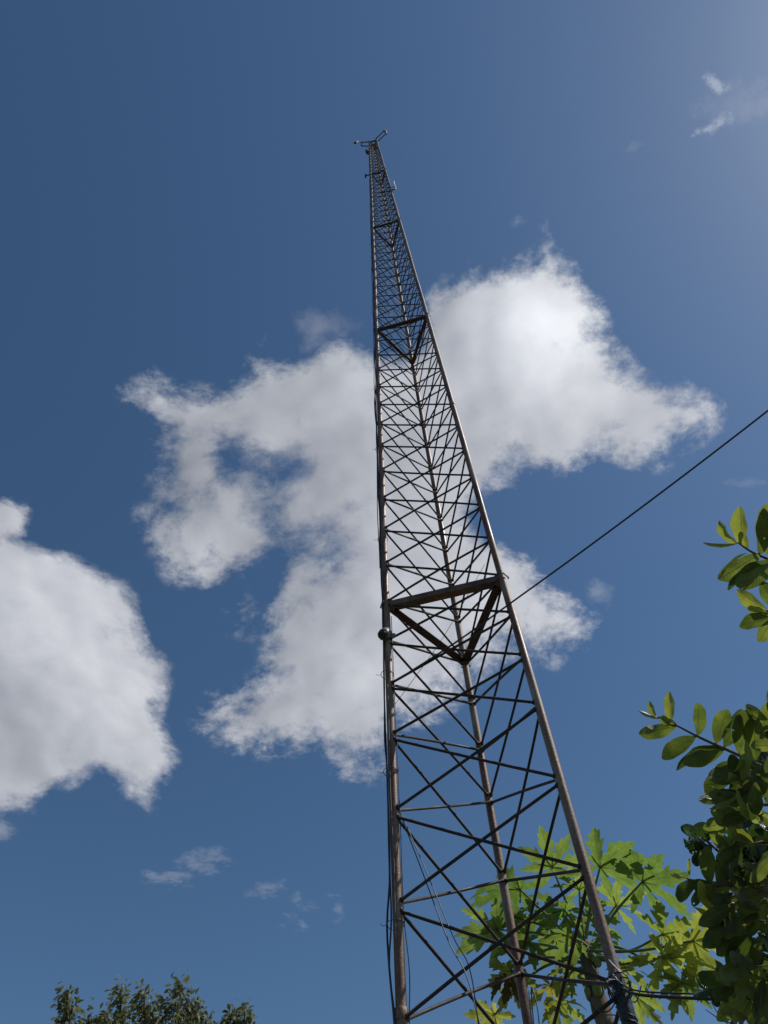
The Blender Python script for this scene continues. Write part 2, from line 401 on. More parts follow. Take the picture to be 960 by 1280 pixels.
# taped and wired joint
root = empty('cable_splice', Pj, 'black taped cable splice bound round the right tower leg with coils of wire', 'cable splice')
bm = bmesh.new()
pts = [TP('R', 1.57 + (-.16 + .22 * i / 12)) for i in range(13)]
tube(bm, pts, [RL + .002 + .005 * math.sin(math.pi * i / 12) + .003 * random.random() for i in range(13)], 14)
link('tape_wrap', bm, M_cable, root)
bm = bmesh.new()
for s_ in range(3):
    pts = []
    for k in range(58):
        h = 1.55 - .50 * k / 70; a = k * .62 + s_ * 2.1
        r_ = RL + .006 + .004 * math.sin(k * .5 + s_)
        pts.append(TP('R', h) + Vector((math.cos(a), math.sin(a), 0)) * r_)
    tube(bm, pts, .0048 - .0012 * s_, 6)
link('wire_coil', bm, M_cable, root)
bm = bmesh.new()
for s_ in range(4):
    a0 = random.uniform(0, 6.28); pts = []
    for k in range(14):
        a = a0 + k * .42
        pts.append(Pj + Vector((-.01, -.03, -.01 + .01 * s_)) + lft * (math.cos(a) * .05) + Zv * math.sin(a) * .045 + camd * .02 * math.sin(a * 2 + s_))
    tube(bm, pts, .003, 6)
tube(bm, spline([Pj, Pj + lft * .07 - Zv * .07, Pj + lft * .13 - Zv * .06, Pj + lft * .14 - Zv * .02], 6), .0028, 6)
tube(bm, spline([Pj, Pj - lft * .05 - Zv * .04, Pj - lft * .10 + Zv * .03], 6), .0028, 6)
link('wire_loop', bm, M_cable, root)
for s_, (dx, hh) in enumerate(((-.006, 1.66), (.006, 1.60))):      # pale tie ends on the pipe
    bm = bmesh.new(); q = TP('R', hh) + camd * (RL + .003)
    tube(bm, [q + lft * .02 + Zv * .03, q, q - lft * .02 - Zv * .035], .0024, 6); link('tie_end', bm, M_white, root)
bB = TP('B', 1.60)
bm = bmesh.new()
tube(bm, [TP('B', 1.60 - .09 + .16 * i / 8) for i in range(9)], [RL + .003 + .009 * math.sin(math.pi * i / 8) for i in range(9)], 12)
for k in range(3):
    tube(bm, [TP('B', 1.57 + .02 * k) + Vector((math.cos(a * .5), math.sin(a * .5), .04 * math.sin(a))) * (RL + .014) for a in range(13)], .004, 6)
thing_mesh('cable_splice', bm, M_cable, 'black tape lump wound round the rear tower leg above the dried brown leaf', 'cable splice')

# ---- antennas at the top
def rod(bm, a, b, r, n=8): tube(bm, [a, b], r, n)
T = TOPH
LT, RTp, BT = TP('L', T), TP('R', T), TP('B', T)
ex = (RTp - LT).normalized()
root = empty('camera_boom', LT, 'boom sticking out left from the tower top with a white camera ball at its tip', 'boom')
bm = bmesh.new(); exl = (ex + Vector((0, .22, 0))).normalized(); tip = LT - exl * .44
rod(bm, LT + ex * .05, LT - exl * .28, .018); rod(bm, LT + ex * .05 - Zv * 1.1, LT - exl * .30 - Zv * .75, .018)
rod(bm, LT - exl * .28 + Zv * .1, LT - exl * .30 - Zv * .78, .016); link('arm', bm, M_brace, root)
bm = bmesh.new(); rod(bm, LT - exl * .28, tip, .010); link('bracket', bm, M_steel, root)
bm = bmesh.new(); bmesh.ops.create_uvsphere(bm, u_segments=20, v_segments=12, radius=.055, matrix=Matrix.Translation(tip - exl * .03 + Vector((.02, -.02, .05)))); link('housing', bm, M_white, root, True)
bm = bmesh.new(); bmesh.ops.create_uvsphere(bm, u_segments=20, v_segments=12, radius=.045, matrix=Matrix.Translation(tip - exl * .06 - Zv * .035)); link('lens_dome', bm, M_lens, root, True)
root = empty('antenna_frame', RTp, 'double bar antenna frame angled out to the right from the tower top', 'antenna')
d = (ex * 1 + Vector((0, -.5, 0))).normalized(); d2 = d.cross(Zv).normalized()
bm = bmesh.new(); rod(bm, RTp + d2 * .045, RTp + d * .36 + d2 * .05, .016); rod(bm, RTp - d2 * .06, RTp + d * .36 - d2 * .06, .016); link('arm', bm, M_brace, root)
bm = bmesh.new(); q = RTp + d * .38; rod(bm, q + d2 * .08, q - d2 * .10, .02); link('end_bar', bm, M_brace, root)
bm = bmesh.new(); rod(bm, q + d * .02 - d2 * .06 - Zv * .03, q + d * .05 + d2 * .04 + Zv * .05, .026); link('insulator', bm, M_white, root)
root = empty('panel_antenna', TP('L', 27.2), 'small dark panel antenna tilted beside the left leg just under the top', 'antenna')
bm = bmesh.new(); q = TP('L', 27.0) - ex * .10
obox(bm, q, (Zv * .22 - ex * .03), Vector((0, .06, 0)), ex * .02); bmesh.ops.bevel(bm, geom=bm.edges[:], offset=.008, segments=2, affect='EDGES'); link('panel', bm, M_brace, root)
bm = bmesh.new(); rod(bm, TP('L', 27.15), q + Zv * .1, .012); rod(bm, TP('L', 26.9), q - Zv * .1, .012); link('bracket', bm, M_steel, root)
bm = bmesh.new(); obox(bm, TP('L', 27.45) - ex * .02 - Vector((0, .05, 0)), ex * .05, Vector((0, .03, 0)), Zv * .05); bmesh.ops.bevel(bm, geom=bm.edges[:], offset=.008, segments=2, affect='EDGES'); link('junction_box', bm, M_white, root)
root = empty('side_arm', TP('L', 22.74), 'short dark stub arm sticking out left at the uppermost crossbeam', 'arm')
bm = bmesh.new(); q = TP('L', 22.78); rod(bm, q + ex * .04, q - ex * .13, .016); link('arm', bm, M_brace, root)
bm = bmesh.new(); obox(bm, q - ex * .15, ex * .02, Vector((0, .05, 0)), Zv * .03); link('end_plate', bm, M_brace, root)
root = empty('whip_antenna', TP('R', 19.9), 'white upright stick antenna on a short arm beside the right leg high up', 'antenna')
q = TP('R', 20.0) + ex * .12
bm = bmesh.new(); rod(bm, q - Zv * .45, q + Zv * .75, .016); link('stick', bm, M_white, root)
bm = bmesh.new(); rod(bm, TP('R', 19.8) - ex * .25, q - Zv * .2, .014); link('arm', bm, M_brace, root)
bm = bmesh.new(); rod(bm, TP('R', 20.1), q + Zv * .1, .010); link('bracket', bm, M_steel, root)
# small fittings inside the tower head
for i, (h, s_) in enumerate(((28.3, .07), (27.6, .06))):
    bm = bmesh.new(); q = TC + Vector((0, 0, h + CAMZ)) + Vector((.02 * i, -.05, 0))
    obox(bm, q, Vector((s_, 0, 0)), Vector((0, s_ * .6, 0)), Zv * s_ * 1.3); bmesh.ops.bevel(bm, geom=bm.edges[:], offset=.01, segments=2, affect='EDGES')
    thing_mesh('equipment_box', bm, M_steel, 'small grey equipment box fixed inside the narrow tower head' if i == 0 else 'second grey box hung lower inside the tower head, below the first', 'box')

# ------------------------------------------------------------------ leaves
def new_leaf_bm():
    bm = bmesh.new(); bm.loops.layers.uv.new('UVMap'); bm.loops.layers.float_color.new('var'); return bm
def strip(bm, org, d, nrm, L, wfun, var, nseg=10, fold=.25, curl=.3, wave=.0, twist=0, fwd=0, seed=0, cols=(-1, -.5, 0, .5, 1)):
    """a leaf blade: midrib from org along d, bent about its side axis, folded about the midrib"""
    uvl = bm.loops.layers.uv['UVMap']; vl = bm.loops.layers.float_color['var']
    d = d.normalized(); side = d.cross(nrm).normalized(); nn = side.cross(d).normalized()
    rows = []; pos = org.copy(); ang = 0
    for i in range(nseg + 1):
        t_ = i / nseg
        a = curl * t_
        dd = d * math.cos(a) - nn * math.sin(a); n2 = nn * math.cos(a) + d * math.sin(a)
        sd_ = side * math.cos(twist * t_) + n2 * math.sin(twist * t_)
        w_ = wfun(t_)
        row = []
        for c in cols:
            off = sd_ * (c * w_) + n2 * (abs(c) * w_ * fold) + dd * (fwd * abs(c) * w_)
            off += n2 * (wave * w_ * abs(c) * math.sin(t_ * 13 + seed + (2 if c > 0 else 0)))
            row.append((bm.verts.new(pos + off), t_, (c + 1) / 2))
        rows.append(row)
        pos = pos + dd * (L / nseg)
    for r0, r1 in zip(rows, rows[1:]):
        for k in range(len(cols) - 1):
            q = (r0[k], r0[k + 1], r1[k + 1], r1[k])
            try: f = bm.faces.new([v[0] for v in q])
            except ValueError: continue
            f.smooth = True
            for lp, v in zip(f.loops, q):
                lp[uvl].uv = (v[1], v[2]); lp[vl] = (*var, 1)
def ovate(W):
    return lambda t_: W * max(.03, math.sin(math.pi * min(1, t_ * .985 + .005) ** 1.15) ** .62)

def simple_leaf(bm, org, d, nrm, L, ratio=.27, var=None, **kw):
    var = var or (random.random(), 0, 0)
    strip(bm, org, d, nrm, L, ovate(L * ratio), var, seed=random.random() * 6, **kw)

def rvec(s=1.0): return Vector((random.gauss(0, s), random.gauss(0, s), random.gauss(0, s)))

# ---- papaya leaf: seven or eight lobed lobes round the petiole end
def papaya_leaf(bm, hub, axis, nrm, rad, var, droop=.5, seed=0):
    rnd = random.Random(seed)
    axis = (axis - nrm * axis.dot(nrm)).normalized(); side = axis.cross(nrm).normalized()
    lobes = [(0, 1.0), (40, .93), (-40, .93), (84, .8), (-84, .8), (132, .58), (-132, .58)]
    for a, s_ in lobes:
        a2 = R(a + rnd.uniform(-6, 6)); d = axis * math.cos(a2) + side * math.sin(a2)
        L = rad * s_ * rnd.uniform(.9, 1.1)
        n2 = (nrm + Vector((rnd.gauss(0, .26), rnd.gauss(0, .26), rnd.gauss(0, .26)))).normalized()
        curl = droop * rnd.uniform(.4, 1.35)
        W = L * .235
        nt2 = 4 if s_ > .7 else 3; ph = rnd.uniform(-.1, .1)
        def wf(t_, W=W, nt2=nt2, ph=ph, a1=rnd.uniform(.45, .68)):
            env = (.10 + 2.1 * t_) if t_ < .40 else max(0, .94 * (1 - ((t_ - .40) / .60) ** 1.7)) 
            x_ = (t_ * nt2 + ph) % 1.0
            return max(.003, W * env * (1 - a1 * (1 - x_) ** 1.0 * (1 if t_ > .22 else 0)))
        strip(bm, hub, d, n2, L, wf, (var[0] * rnd.uniform(.6, 1.2), var[1], var[2]), 17, rnd.uniform(.05, .45), curl, .14, rnd.uniform(-.35, .35), .62, rnd.random() * 6)

HUB = pt(733, 1188, 5.9)
ground_xy = Vector((HUB.x + .10, HUB.y + .02, 0))
papaya = empty('papaya_tree', ground_xy, 'papaya tree with big lobed bright green leaves on long stalks behind the tower', 'tree')
bm = bmesh.new()
tp = spline([ground_xy, ground_xy.lerp(HUB, .5) + Vector((.04, 0, 0)), HUB - Zv * .35, HUB + Zv * .05], 14)
nt_ = len(tp)
tube(bm, tp, [(.085 - .045 * i / nt_) * (1 + .07 * math.sin(i * 2.3)) for i in range(nt_)], 14); link('trunk', bm, M_ptrunk, papaya)
# (px, py, slant distance, radius m, axis angle in picture deg, tilt towards camera, yellow, brown, petiole sag, droop)
PL = [
 (750, 1084, 5.75, .44, 62, .25, 0, 0, 0, .45),
 (803, 1102, 5.7, .42, 25, .10, 0, 0, -.22, .5),
 (690, 1084, 6.3, .36, 110, .3, .05, 0, 0, .35),
 (650, 1112, 5.7, .42, 165, -.25, 0, 0, .02, .7),
 (706, 1138, 5.9, .36, 200, -.3, 0, 0, 0, .9),
 (676, 1146, 6.2, .34, 150, -.1, 0, 0, .02, .7),
 (724, 1112, 6.2, .32, 95, .1, .05, 0, 0, .6),
 (696, 1172, 6.2, .28, 250, .1, .05, 0, 0, .8),
 (770, 1132, 6.3, .30, 40, .25, .1, 0, 0, .5),
 (715, 1172, 5.6, .26, 200, -.1, .05, 0, .02, 1.1),
 (752, 1172, 6.1, .26, 30, .0, .1, 0, .02, 1.1),
 (738, 1150, 6.2, .28, 100, .0, .05, 0, .0, .9),
 (778, 1206, 5.7, .24, -30, .1, .2, 0, .05, 1.2),
 (716, 1214, 5.7, .22, 230, .1, .2, 0, .05, 1.3),
 (648, 1148, 6.0, .32, 175, -.1, .05, 0, .03, .8),
 (622, 1162, 5.9, .38, 178, .2, .08, 0, .05, .5),
 (662, 1178, 5.8, .30, 200, .25, .05, 0, .03, .9),
 (828, 1168, 5.8, .38, 10, .25, .25, 0, -.05, .6),
 (866, 1176, 5.6, .36, -8, .35, .42, 0, -.12, .6),
 (828, 1196, 5.6, .40, -20, .30, .38, 0, -.10, .8),
 (852, 1228, 5.6, .26, -60, .0, .15, 0, .12, 1.2),
 (795, 1245, 6.2, .26, -40, .2, .25, 0, .12, .9),
 (688, 1232, 6.0, .26, 265, .2, .9, .35, .10, 1.0),
 (700, 1255, 6.0, .26, -60, .1, .2, 0, .10, 1.0),
 (640, 1214, 6.0, .30, 250, .2, .35, .25, .10, 1.5),
 (634, 1222, 5.9, .22, 265, .0, .3, .95, .10, 1.9),
 (618, 1268, 6.1, .28, 220, .2, .65, 0, .15, .9),
]
for i, (px, py, dist, rad, ang, tilt, yl, br, sag, droop) in enumerate(PL):
    A = pt(px, py, dist)
    outw = (A - HUB); outh = Vector((outw.x, outw.y, 0)).normalized() if outw.length > .01 else Vector((1, 0, 0))
    ia = R(ang)
    axis = RT * math.cos(ia) + UP * math.sin(ia)
    nrm = (Zv * .7 + SUN * .5 + outh * .15 + ray(px, py) * (tilt * .8 + .75) + rvec(.22)).normalized()
    bmp = bmesh.new(); s0 = HUB + Vector((random.uniform(-.03, .03), random.uniform(-.03, .03), random.uniform(-.07, .06)))
    mid = s0.lerp(A, .5) + Zv * (-sag * .6 if sag < 0 else 0) - Zv * (.10 if sag < 0 else -.03) * 1.0
    if sag > 0: mid = s0.lerp(A, .5) + Zv * (sag * .6)
    sp_ = spline([s0, mid, A], 9)
    tube(bmp, sp_, [.0115 - .006 * k / len(sp_) for k in range(len(sp_))], 8)
    po = link('petiole', bmp, M_petiole, papaya)
    bm = new_leaf_bm()
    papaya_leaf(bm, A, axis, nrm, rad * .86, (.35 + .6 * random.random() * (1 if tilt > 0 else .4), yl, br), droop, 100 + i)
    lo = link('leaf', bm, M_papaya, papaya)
    if br > .8: lo['label'] = 'shrivelled brown dead leaf hanging down'
    elif yl > .8: lo['label'] = 'yellowed leaf'
for i in range(13):            # buds and small fruit below the crown
    a = random.uniform(0, 6.28); h = random.uniform(-.30, .0)
    q = HUB + Vector((math.cos(a) * .07, math.sin(a) * .07, h))
    bm = bmesh.new(); bmesh.ops.create_uvsphere(bm, u_segments=12, v_segments=8, radius=random.uniform(.016, .030), matrix=Matrix.Translation(q) @ Matrix.Diagonal((1, 1, 1.35, 1)))
    tube(bm, [HUB + Vector((0, 0, h + .05)), q + Zv * .03], .006, 6)
    link('fruit', bm, M_petiole, papaya, True)
for i in range(6):             # short dry stalk stubs
    a = random.uniform(0, 6.28); q = HUB + Vector((0, 0, random.uniform(-.3, -.05)))
    bm = bmesh.new(); e = q + Vector((math.cos(a) * .22, math.sin(a) * .22, random.uniform(-.15, .05)))
    tube(bm, spline([q, q.lerp(e, .5) + Zv * .02, e], 5), .005, 6); link('petiole', bm, M_petiole, papaya)

# ------------------------------------------------------------------ guava tree on the right
GB = Vector((2.65, 1.15, 0))
guava = empty('guava_tree', GB, 'broad leaved tree with dark oval ribbed leaves reaching in from the right edge', 'tree')
fork = Vector((2.55, 1.25, 2.0))
bm = bmesh.new(); tube(bm, spline([GB, Vector((2.62, 1.12, .9)), fork], 8), [.10 - .035 * i / 16 for i in range(17)], 12); link('trunk', bm, M_bark, guava)
gl = new_leaf_bm()      # foliage mesh
def twig_leaves(bmL, P, size, pair=True, bright=(0, .8), yellow=0, spread=58, start=0.15, tipcluster=True, step=None, ratio=.27, fold=.2, curl=(.2, .7), down=.25):
    """leaves in opposite pairs along polyline P"""
    total = sum((b - a).length for a, b in zip(P, P[1:]))
    step = step or size * .42
    s = total * start; k = 0
    while s < total:
        acc = 0
        for a, b in zip(P, P[1:]):
            l = (b - a).length
            if acc + l >= s: break
            acc += l
        q = a.lerp(b, (s - acc) / max(l, 1e-6)); d = (b - a).normalized()
        u, v = frame(d); ph = (math.pi / 2 if k % 2 else 0) * .55 + random.uniform(-.35, .35)
        for sg in ((1, -1) if pair else (random.choice((1, -1)),)):
            sdv = (u * math.cos(ph) + v * math.sin(ph)) * sg
            ld = (d * math.cos(R(spread)) + sdv * math.sin(R(spread)) + rvec(.14) - Zv * down * random.random()).normalized()
            nrm = (Zv + rvec(.35)).normalized()
            L = size * random.uniform(.75, 1.12) * (.75 + .25 * min(1, (total - s) / (size * 1.5)))
            pe = q + ld * size * .07
            simple_leaf(bmL, pe, ld, nrm, L, ratio * random.uniform(.9, 1.15), (random.uniform(*bright), yellow * random.random(), 0), fold=random.uniform(0, fold * 2), curl=random.uniform(*curl), wave=.07, twist=random.uniform(-.5, .5))
        s += step * random.uniform(.85, 1.15); k += 1
    if tipcluster:
        for j in range(3):
            ld = ((P[-1] - P[-2]).normalized() + rvec(.45)).normalized()
            simple_leaf(bmL, P[-1], ld, (Zv + rvec(.4)).normalized(), size * random.uniform(.35, .65), ratio, (random.uniform(.5, 1), .15 + yellow * random.random(), 0), fold=.3, curl=.4, wave=.05)
def branch(P, r0, r1, name='branch', mat=None):
    bm = bmesh.new(); n = len(P); tube(bm, P, [r0 + (r1 - r0) * i / (n - 1) for i in range(n)], 8); link(name, bm, mat or M_bark, guava)
def leaf_px(px, py, dist, ang, Lpx, w=.27, tilt=0.0, br=.5, yl=0, fold=.15, curl=.3, twist=0, nz=.0, roll=0.0):
    """single placed leaf: base point, direction angle (deg, 0 = right, 90 = up in the photo), length in px"""
    A = pt(px, py, dist); a = R(ang); v = ray(px, py); w = min(w * .80, .215); Lpx *= 1.02; fold = fold * 1.6; wv_ = random.uniform(.08, .2); curl *= 1.3; twist += random.uniform(-.3, .3)
    d = (RT * math.cos(a) + UP * math.sin(a) + v * tilt).normalized()
    sidev = d.cross(v).normalized()
    nrm = (v * math.cos(roll) + sidev * math.sin(roll))
    L = Lpx / F * dist * 1.0
    simple_leaf(gl, A, d, nrm, L, w, (br, yl, 0), fold=fold, curl=curl, wave=wv_, twist=twist)
# upper sprig
D1 = 2.05
b1 = spline([pt(1120, 800, 2.3), pt(1040, 742, 2.2), pt(975, 706, 2.1), pt(940, 690, D1), pt(922, 678, D1)], 6)
branch(b1, .006, .0018, mat=M_twig)
for a in [
 (926, 682, D1, 88, 44, .26, 0, .95, .25, .3, -.2, 0, 0, .5),
 (922, 680, D1, 140, 36, .24, .1, .95, .35, .3, .5, 0, 0, .7),
 (922, 679, D1, 184, 38, .13, .1, .8, .2, .4, .2, 0, 0, 1.0),
 (934, 691, D1, 210, 44, .12, 0, .25, 0, .3, .4, 0, 0, -1.0),
 (950, 691, D1, 217, 56, .26, .1, .75, 0, .2, .35, 0, 0, .3),
 (968, 700, D1, 205, 62, .20, .1, .12, 0, .25, .3, 0, 0, -.8),
 (972, 703, D1, 212, 60, .22, -.1, .6, 0, .2, .35, 0, 0, .2),
 (950, 694, D1, 80, 52, .30, 0, .25, 0, .2, .3, .2, 0, -.5),
 (962, 696, D1, 92, 60, .36, .1, .5, .05, .15, .3, 0, 0, .2),
 (985, 706, D1, 60, 62, .30, .1, .4, 0, .2, .3, 0, 0, .2),
 (935, 688, D1, 112, 24, .3, 0, .9, .2, .3, .3, 0, 0, .3),
 (958, 762, D1, 151, 40, .26, .1, 1.0, .5, .2, .3, 0, 0, .4),
 (972, 772, D1, 188, 44, .30, .1, .2, 0, .2, .3, 0, 0, -.4),
 (962, 768, D1, 165, 26, .3, .1, .8, .2, .2, .3, 0, 0, .2),
 (968, 770, D1, 240, 34, .32, 0, .85, .2, .2, .3, 0, 0, .1),
 (970, 762, D1, 118, 36, .34, 0, .3, 0, .2, .3, 0, 0, .1),
 (990, 760, D1, 100, 50, .34, 0, .3, 0, .2, .3, 0, 0, .1),
]: leaf_px(*a)
branch(spline([pt(1040, 742, 2.2), pt(1000, 780, 2.12), pt(968, 768, D1), pt(958, 763, D1)], 5), .006, .002)
# middle long sprig
D2 = 2.15
b2 = spline([pt(1100, 1040, 2.5), pt(1010, 985, 2.3), pt(960, 962, D2), pt(915, 940, D2), pt(875, 922, D2), pt(848, 908, D2), pt(822, 896, D2)], 6)
branch(b2, .0065, .0018, mat=M_twig)
for a in [
 (838, 903, D2, 88, 34, .30, .1, .85, .35, .25, -.2, 0, 0, .5),
 (826, 898, D2, 165, 26, .14, .1, .9, .3, .3, .2, 0, 0, .8),
 (820, 896, D2, 120, 20, .3, .1, .75, .1, .3, .4, 0, 0, .4),
 (846, 907, D2, 196, 44, .24, .1, .55, 0, .2, .35, 0, 0, .3),
 (848, 907, D2, 158, 24, .3, .1, .8, .1, .3, .3, 0, 0, .3),
 (870, 921, D2, 208, 46, .26, .1, .22, 0, .2, .4, 0, 0, -.3),
 (872, 920, D2, 84, 38, .30, 0, .3, 0, .2, .3, 0, 0, -.5),
 (903, 934, D2, 197, 58, .22, .1, .15, 0, .25, .4, 0, 0, -.7),
 (906, 936, D2, 202, 52, .20, -.1, .6, 0, .2, .3, 0, 0, .2),
 (895, 930, D2, 75, 42, .32, 0, .4, 0, .2, .4, .2, 0, .2),
 (905, 934, D2, 60, 46, .30, .1, .2, 0, .2, .4, .2, 0, -.3),
 (938, 950, D2, 208, 62, .24, .1, .12, 0, .2, .4, 0, 0, -.6),
 (940, 952, D2, 206, 54, .28, -.1, .55, 0, .15, .3, 0, 0, .3),
 (925, 944, D2, 82, 52, .30, 0, .28, 0, .2, .3, .2, 0, .3),
 (945, 950, D2, 95, 48, .34, .1, .3, 0, .2, .3, 0, 0, .2),
 (935, 915, D2, 120, 22, .32, .1, .9, .4, .2, .3, 0, 0, .3),
 (950, 912, D2, 60, 40, .36, .1, .5, .1, .2, .3, 0, 0, .3),
 (955, 920, D2, 20, 46, .36, .1, .5, .1, .2, .3, 0, 0, .3),
 (960, 900, D2, 150, 30, .34, .1, .5, .1, .2, .3, 0, 0, .3),
 (955, 962, D2, 215, 50, .26, .1, .1, 0, .2, .4, 0, 0, -.5),
 (962, 968, D2, 225, 50, .30, -.1, .25, 0, .2, .4, 0, 0, .2),
 (908, 1000, D2, 152, 24, .28, .1, 1, 1.0, .2, .3, 0, 0, .4),
 (912, 1003, D2, 176, 24, .14, .1, 1, .9, .2, .3, 0, 0, .6),
 (920, 1006, D2, 262, 34, .28, .1, .8, 1.0, .3, .3, 0, 0, .4),
 (955, 1006, D2, 172, 44, .28, .1, .6, .05, .2, .3, 0, 0, .3),
 (950, 1010, D2, 195, 34, .28, .1, .3, 0, .2, .3, 0, 0, .3),
 (970, 985, D2, 165, 50, .3, .1, .4, 0, .2, .3, 0, 0, .3),
]: leaf_px(*a)
branch(spline([pt(1010, 985, 2.3), pt(970, 1004, 2.2), pt(925, 1005, D2), pt(905, 1000, D2)], 5), .006, .002)
# lower sprig (two upright leaves, drooping dark ones)
D3 = 2.1
branch(spline([pt(1060, 1150, 2.4), pt(980, 1120, 2.2), pt(920, 1106, D3), pt(885, 1106, D3), pt(858, 1098, D3)], 6), .010, .002)
for a in [
 (888, 1106, D3, 98, 40, .26, .1, .35, 0, .15, .2, 0, 0, .3),
 (898, 1110, D3, 72, 42, .26, .1, .35, 0, .15, .3, 0, 0, .3),
 (888, 1104, D3, 184, 28, .30, .2, .05, 0, .2, 1.3, 0, 0, -.4),
 (872, 1100, D3, 215, 34, .30, .1, .05, 0, .2, .9, 0, 0, -.3),
 (858, 1098, D3, 168, 18, .20, .1, .9, .3, .2, .3, 0, 0, .3),
 (862, 1096, D3, 95, 20, .14, .1, .8, .3, .2, .3, 0, 0, .3),
 (902, 1144, D3, 128, 42, .26, .1, 1.0, .85, .2, .2, 0, 0, .5),
 (918, 1140, D3, 140, 40, .30, .1, .6, .2, .2, .2, 0, 0, .3),
 (900, 1146, D3, 165, 30, .16, .1, .9, .5, .2, .3, 0, 0, .7),
 (880, 1110, D3, 235, 22, .4, .1, .02, 0, .2, .3, 0, 0, -.3),
 (915, 1150, D3, 225, 40, .30, .1, .25, 0, .15, .3, 0, 0, .2),
 (925, 1150, D3, 240, 42, .34, .1, .15, 0, .15, .3, 0, 0, .2),
 (940, 1160, D3, 236, 46, .24, .1, .02, 0, .15, .3, 0, 0, -.2),
 (905, 1128, D3, 255, 26, .3, .1, .05, 0, .15, .3, 0, 0, -.2),
 (960, 1100, D3, 170, 42, .36, .1, .3, 0, .15, .5, 0, 0, .2),
 (955, 1115, D3, 150, 50, .34, .1, .1, 0, .15, .5, 0, 0, .2),
 (920, 1222, D3, 160, 36, .34, .1, .15, 0, .2, 1.0, 0, 0, .2),
 (905, 1216, D3, 200, 32, .32, .1, .1, 0, .2, 1.0, 0, 0, .2),
 (930, 1225, D3, 215, 38, .30, .1, .2, 0, .2, .8, 0, 0, .2),
]: leaf_px(*a)
# dense interior: big shaded leaves filling the crown out past the frame edge
def edge_x(py):      # picture x of the crown outline at this height, used only to choose where twigs grow
    pts_ = [(880, 960), (930, 975), (965, 930), (1000, 912), (1040, 918), (1090, 920), (1140, 905), (1180, 925), (1215, 935), (1250, 922), (1300, 925), (1500, 900)]
    for (a, b), (c, d) in zip(pts_, pts_[1:]):
        if a <= py <= c: return b + (d - b) * (py - a) / (c - a)
    return pts_[-1][1]
for k in range(58):
    py = random.uniform(895, 1275); px = edge_x(py) + random.uniform(-6, 50)
    q = pt(px, py, random.uniform(2.02, 2.25)); dl = random.uniform(120, 240)
    P = [q - (RT * -.06), q - (RT * -.03) + rvec(.006), q]
    if k % 2: branch(P, .002, .0012, 'twig', M_twig)
    for j in range(2):
        a = R(dl + random.uniform(-50, 50)); v_ = ray(px, py)
        d = (RT * math.cos(a) + UP * math.sin(a) + v_ * random.uniform(-.4, .4)).normalized()
        simple_leaf(gl, q, d, (v_ + rvec(.45)).normalized(), random.uniform(.05, .09), random.uniform(.17, .24), (random.random() ** 1.5, .25 if random.random() < .2 else 0, 0), fold=random.uniform(.1, .4), curl=random.uniform(.2, .9), wave=.14, twist=random.uniform(-.5, .5))
n_tw = 0
while n_tw < 112:
    py = random.uniform(955, 1480); x0 = edge_x(py)
    px = x0 + abs(random.gauss(0, 1)) * 110 + random.uniform(0, 25)
    if px > 1350: continue
    dist = random.uniform(2.15, 3.1) + max(0, px - 960) * .0012
    q = pt(px + 12, py, dist)
    dr = (RT * -random.uniform(.1, 1) + rvec(.5) + Zv * .1).normalized()
    ln = random.uniform(.06, .14)
    P = [q - dr * ln, q]
    P = [P[0], P[0].lerp(P[1], .5) + rvec(.006), P[1]]
    branch(P, .003, .0018, 'twig', M_twig) if n_tw < 40 else None
    twig_leaves(gl, P, random.uniform(.075, .11), bright=(0, .8), yellow=.05, step=.04, ratio=.25, spread=50)
    n_tw += 1
# limbs
for tgt in (b1[0], b2[0], pt(1060, 1150, 2.4), pt(1050, 1280, 2.6), pt(1200, 1000, 2.8)):
    mid = fork.lerp(tgt, .5) + Vector((.05, .05, .1))
    branch(spline([fork, mid, tgt], 8), .05, .010)
branch(spline([pt(1050, 1280, 2.6), pt(990, 1240, 2.4), pt(940, 1235, 2.3), pt(912, 1290, 2.3)], 6), .014, .006)
# thin bare twigs
for P in (((955, 1290), (905, 1276), (882, 1262)), ((960, 1290), (910, 1280), (888, 1252)), ((990, 1180), (930, 1195), (912, 1212)), ((1000, 1190), (925, 1176), (912, 1170)),
          ((1000, 1230), (945, 1240), (925, 1236)), ((920, 1215), (905, 1218), (890, 1208)), ((985, 1120), (945, 1080), (935, 1058))):
    branch(spline([pt(x, y, 2.3) for x, y in P], 5), .0016, .0009, 'twig', M_twig)
link('foliage', gl, M_guava, guava)

# ---- small-leaved creeper growing through the tree
vb = Vector((2.2, 1.6, 0))
vine = empty('creeper', vb, 'creeper with small dark glossy leaves tangled through the broad leaved tree', 'climbing plant')
vl_ = new_leaf_bm(); vs_ = bmesh.new()
tube(vs_, spline([vb, Vector((2.25, 1.6, 1.5)), pt(1080, 1240, 2.75), pt(985, 1120, 2.6), pt(930, 1070, 2.5), pt(905, 1068, 2.45), pt(882, 1050, 2.4), pt(868, 1038, 2.4)], 6), [.012 - .0105 * i / 42 for i in range(43)], 6)
tube(vs_, spline([pt(960, 1090, 2.5), pt(925, 1050, 2.45), pt(905, 1030, 2.45), pt(896, 1018, 2.45)], 6), .0015, 6)
tube(vs_, spline([pt(985, 1120, 2.6), pt(960, 1040, 2.5), pt(930, 1010, 2.45), pt(905, 988, 2.45)], 6), .0015, 6)
tube(vs_, spline([pt(985, 1120, 2.6), pt(960, 1200, 2.5), pt(925, 1220, 2.45), pt(890, 1236, 2.45)], 6), .0015, 6)
